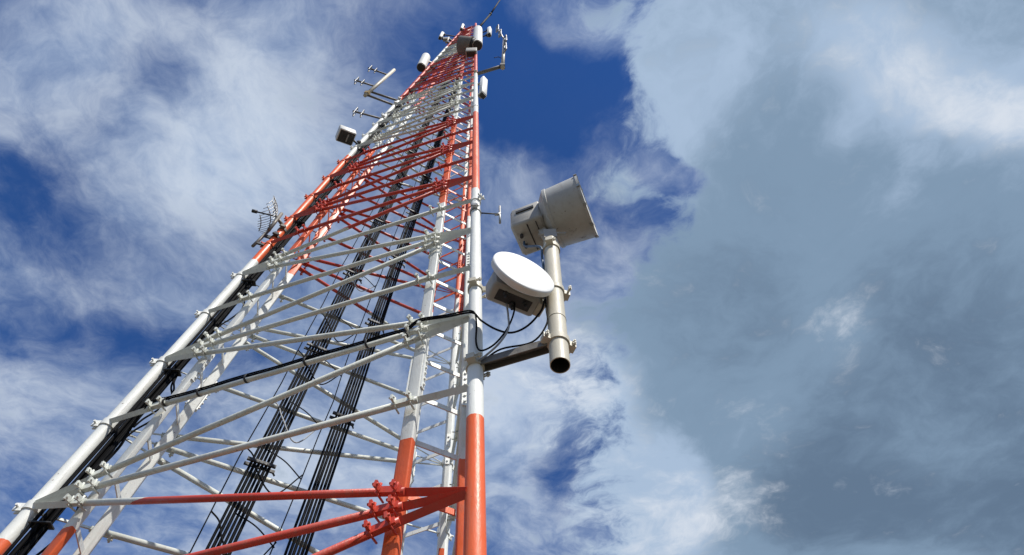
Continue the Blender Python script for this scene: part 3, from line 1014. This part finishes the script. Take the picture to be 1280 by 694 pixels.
mb = MB(); mb.tube(V(-0.514, 3.50, 34.24), V(0.16, 3.50, 43.7), 0.048, 0.035, 10); mb.build('upper_tube', RUBBER, th)
mb = MB(); mb.tube(V(-0.53, 3.50, 34.05), V(-0.50, 3.50, 34.45), 0.07, n=10); mb.build('joint', RUBBER, th)
mb = MB(); mb.beam(V(-1.05, 3.50, 28.8), legp(1, 28.8), UPZ, 0.05, 0.03); mb.beam(V(-0.98, 3.50, 29.5), legp(1, 29.5), UPZ, 0.05, 0.03); mb.build('bracket', RUBBER, th)

# dipole array on two arms, left of the left leg
th = thing('dipole_array', legp(0, 16.5), 'white pole with two dipoles held on two dark arms left of the tower', 'antenna', 'antennas on the left leg')
m0, m1 = V(-3.475, 3.32, 16.40), V(-3.225, 3.32, 19.55)
MB().tube(m0, m1, 0.045, n=12).build('mast', PIPE, th)
for z, q in ((16.508, V(-3.49, 3.311, 16.508)), (16.97, V(-3.435, 3.36, 16.97))):
    MB().tube(legp(0, z), q, 0.030, n=8).build('arm', ARM, th)
    mb = MB(); stub_clamp(mb, 0, z, V(-1, -0.4, 0)); mb.build('clamp', ANTWHITE, th)
mb = MB(); mb.box(V(-3.46, 3.32, 16.62), (V(1, 0, 0), V(0, 1, 0), UPZ), (0.055, 0.055, 0.10)); mb.build('joint', material('brass_joint', (0.35, 0.25, 0.10), 0.5, 0.6), th)


def yagi_head(th, a, e):
    d = (e - a).normalized(); s = d.cross(UPZ).normalized()
    MB().tube(a, e, 0.024, n=8).build('boom', ARM, th)
    mb = MB(); folded_dipole(mb, e - d * 0.06, s, 0.50, 0.09, 0.013); mb.build('dipole', GALV, th)
    mb = MB(); folded_dipole(mb, e - d * 0.22, s, 0.42, 0.07, 0.012); mb.build('dipole', GALV, th)


yagi_head(th, V(-3.40, 3.32, 17.4), V(-3.92, 3.13, 17.4))
yagi_head(th, V(-3.29, 3.32, 18.83), V(-3.83, 3.10, 18.83))
th = thing('dipole_antenna', legp(0, 15.226), 'single thin dark dipole arm sticking out left below the two dipole array', 'antenna', 'antennas on the left leg')
mb = MB(); stub_clamp(mb, 0, 15.226, V(-1, -0.4, 0)); mb.build('clamp', ANTWHITE, th)
yagi_head(th, legp(0, 15.226), V(-3.541, 3.395, 15.226))

# floodlight like box
th = thing('sector_box', legp(0, 13.3), 'white box antenna with a dark underside held out left of the left leg', 'antenna', 'antennas on the left leg')
bx = V(0.80, 0.48, 0.30).normalized(); by = bx.cross(UPZ).normalized(); bz = by.cross(bx)
c = V(-3.27, 3.40, 13.30)
case = MB().rbox(c, (bx, by, bz), (0.17, 0.15, 0.10), 0.025).build('case', ANTWHITE, th)
mb = MB(); mb.box(c - bz * 0.103, (bx, by, bz), (0.15, 0.125, 0.006)); mb.build('bottom_panel', DARK, case)
mb = MB(); mb.box(c - bz * 0.112 + bx * 0.02, (bx, by, bz), (0.012, 0.09, 0.006)); mb.build('slot', GALV, case)
mb = MB(); mb.tube(c + bx * 0.1, legp(0, 13.2), 0.022, n=8); stub_clamp(mb, 0, 13.2, V(-1, -0.3, 0)); mb.build('arm', DARK, th)

# grid dish
th = thing('grid_dish', legp(0, 9.0), 'small curved wire grid dish left of the orange band', 'dish antenna', 'antennas on the left leg')
gc = V(-3.40, 3.40, 9.36); gd = V(-0.93, -0.30, 0.0).normalized(); gs = gd.cross(UPZ).normalized()


def gpt(y, z):
    return gc + gd * ((y * y + z * z) / (4 * 0.20)) + gs * y + UPZ * z


mb = MB()
for q in range(13):
    y = -0.24 + q * 0.04
    zz = 0.34 * math.sqrt(max(0.05, 1 - (y / 0.27) ** 2))
    mb.poly([gpt(y, zz * t) for t in (-1, -0.6, -0.2, 0.2, 0.6, 1)], 0.0045, 5)
for z in (-0.3, -0.15, 0.0, 0.15, 0.3):
    yy = 0.24 * math.sqrt(1 - (z / 0.36) ** 2)
    mb.poly([gpt(yy * t, z) for t in (-1, -0.5, 0, 0.5, 1)], 0.007, 6)
mb.build('grid_reflector', GALV, th)
mb = MB(); mb.tube(gc, gc + gd * 0.30, 0.012, n=8); mb.build('feed_rod', DARK, th)
mb = MB(); mb.tube(gc + gd * 0.27, gc + gd * 0.34, 0.026, n=10); mb.build('feed_head', DARK, th)
mb = MB(); mb.tube(gc, legp(0, 9.30), 0.025, n=8); mb.tube(V(gc.x + 0.03, gc.y + 0.02, 8.95), V(gc.x + 0.03, gc.y + 0.02, 9.5), 0.025, n=8); stub_clamp(mb, 0, 9.2, V(-1, -0.4, 0)); mb.build('bracket', ARM, th)
# bare clamp bracket below it
th = thing('clamp_bracket', legp(0, 8.8), 'dark empty pipe bracket clamped to the left leg below the grid dish', 'bracket', 'antennas on the left leg')
mb = MB(); stub_clamp(mb, 0, 8.95, V(-1, -0.4, 0)); mb.build('clamp', DARK, th)
mb = MB(); mb.tube(V(-3.50, 3.50, 8.62), V(-3.44, 3.50, 9.12), 0.022, n=8); mb.build('upright', ARM, th)
mb = MB(); mb.beam(V(-3.47, 3.50, 8.95), legp(0, 8.95), UPZ, 0.03, 0.012); mb.beam(V(-3.48, 3.50, 8.72), legp(0, 8.72), UPZ, 0.02, 0.012); mb.build('arms', DARK, th)
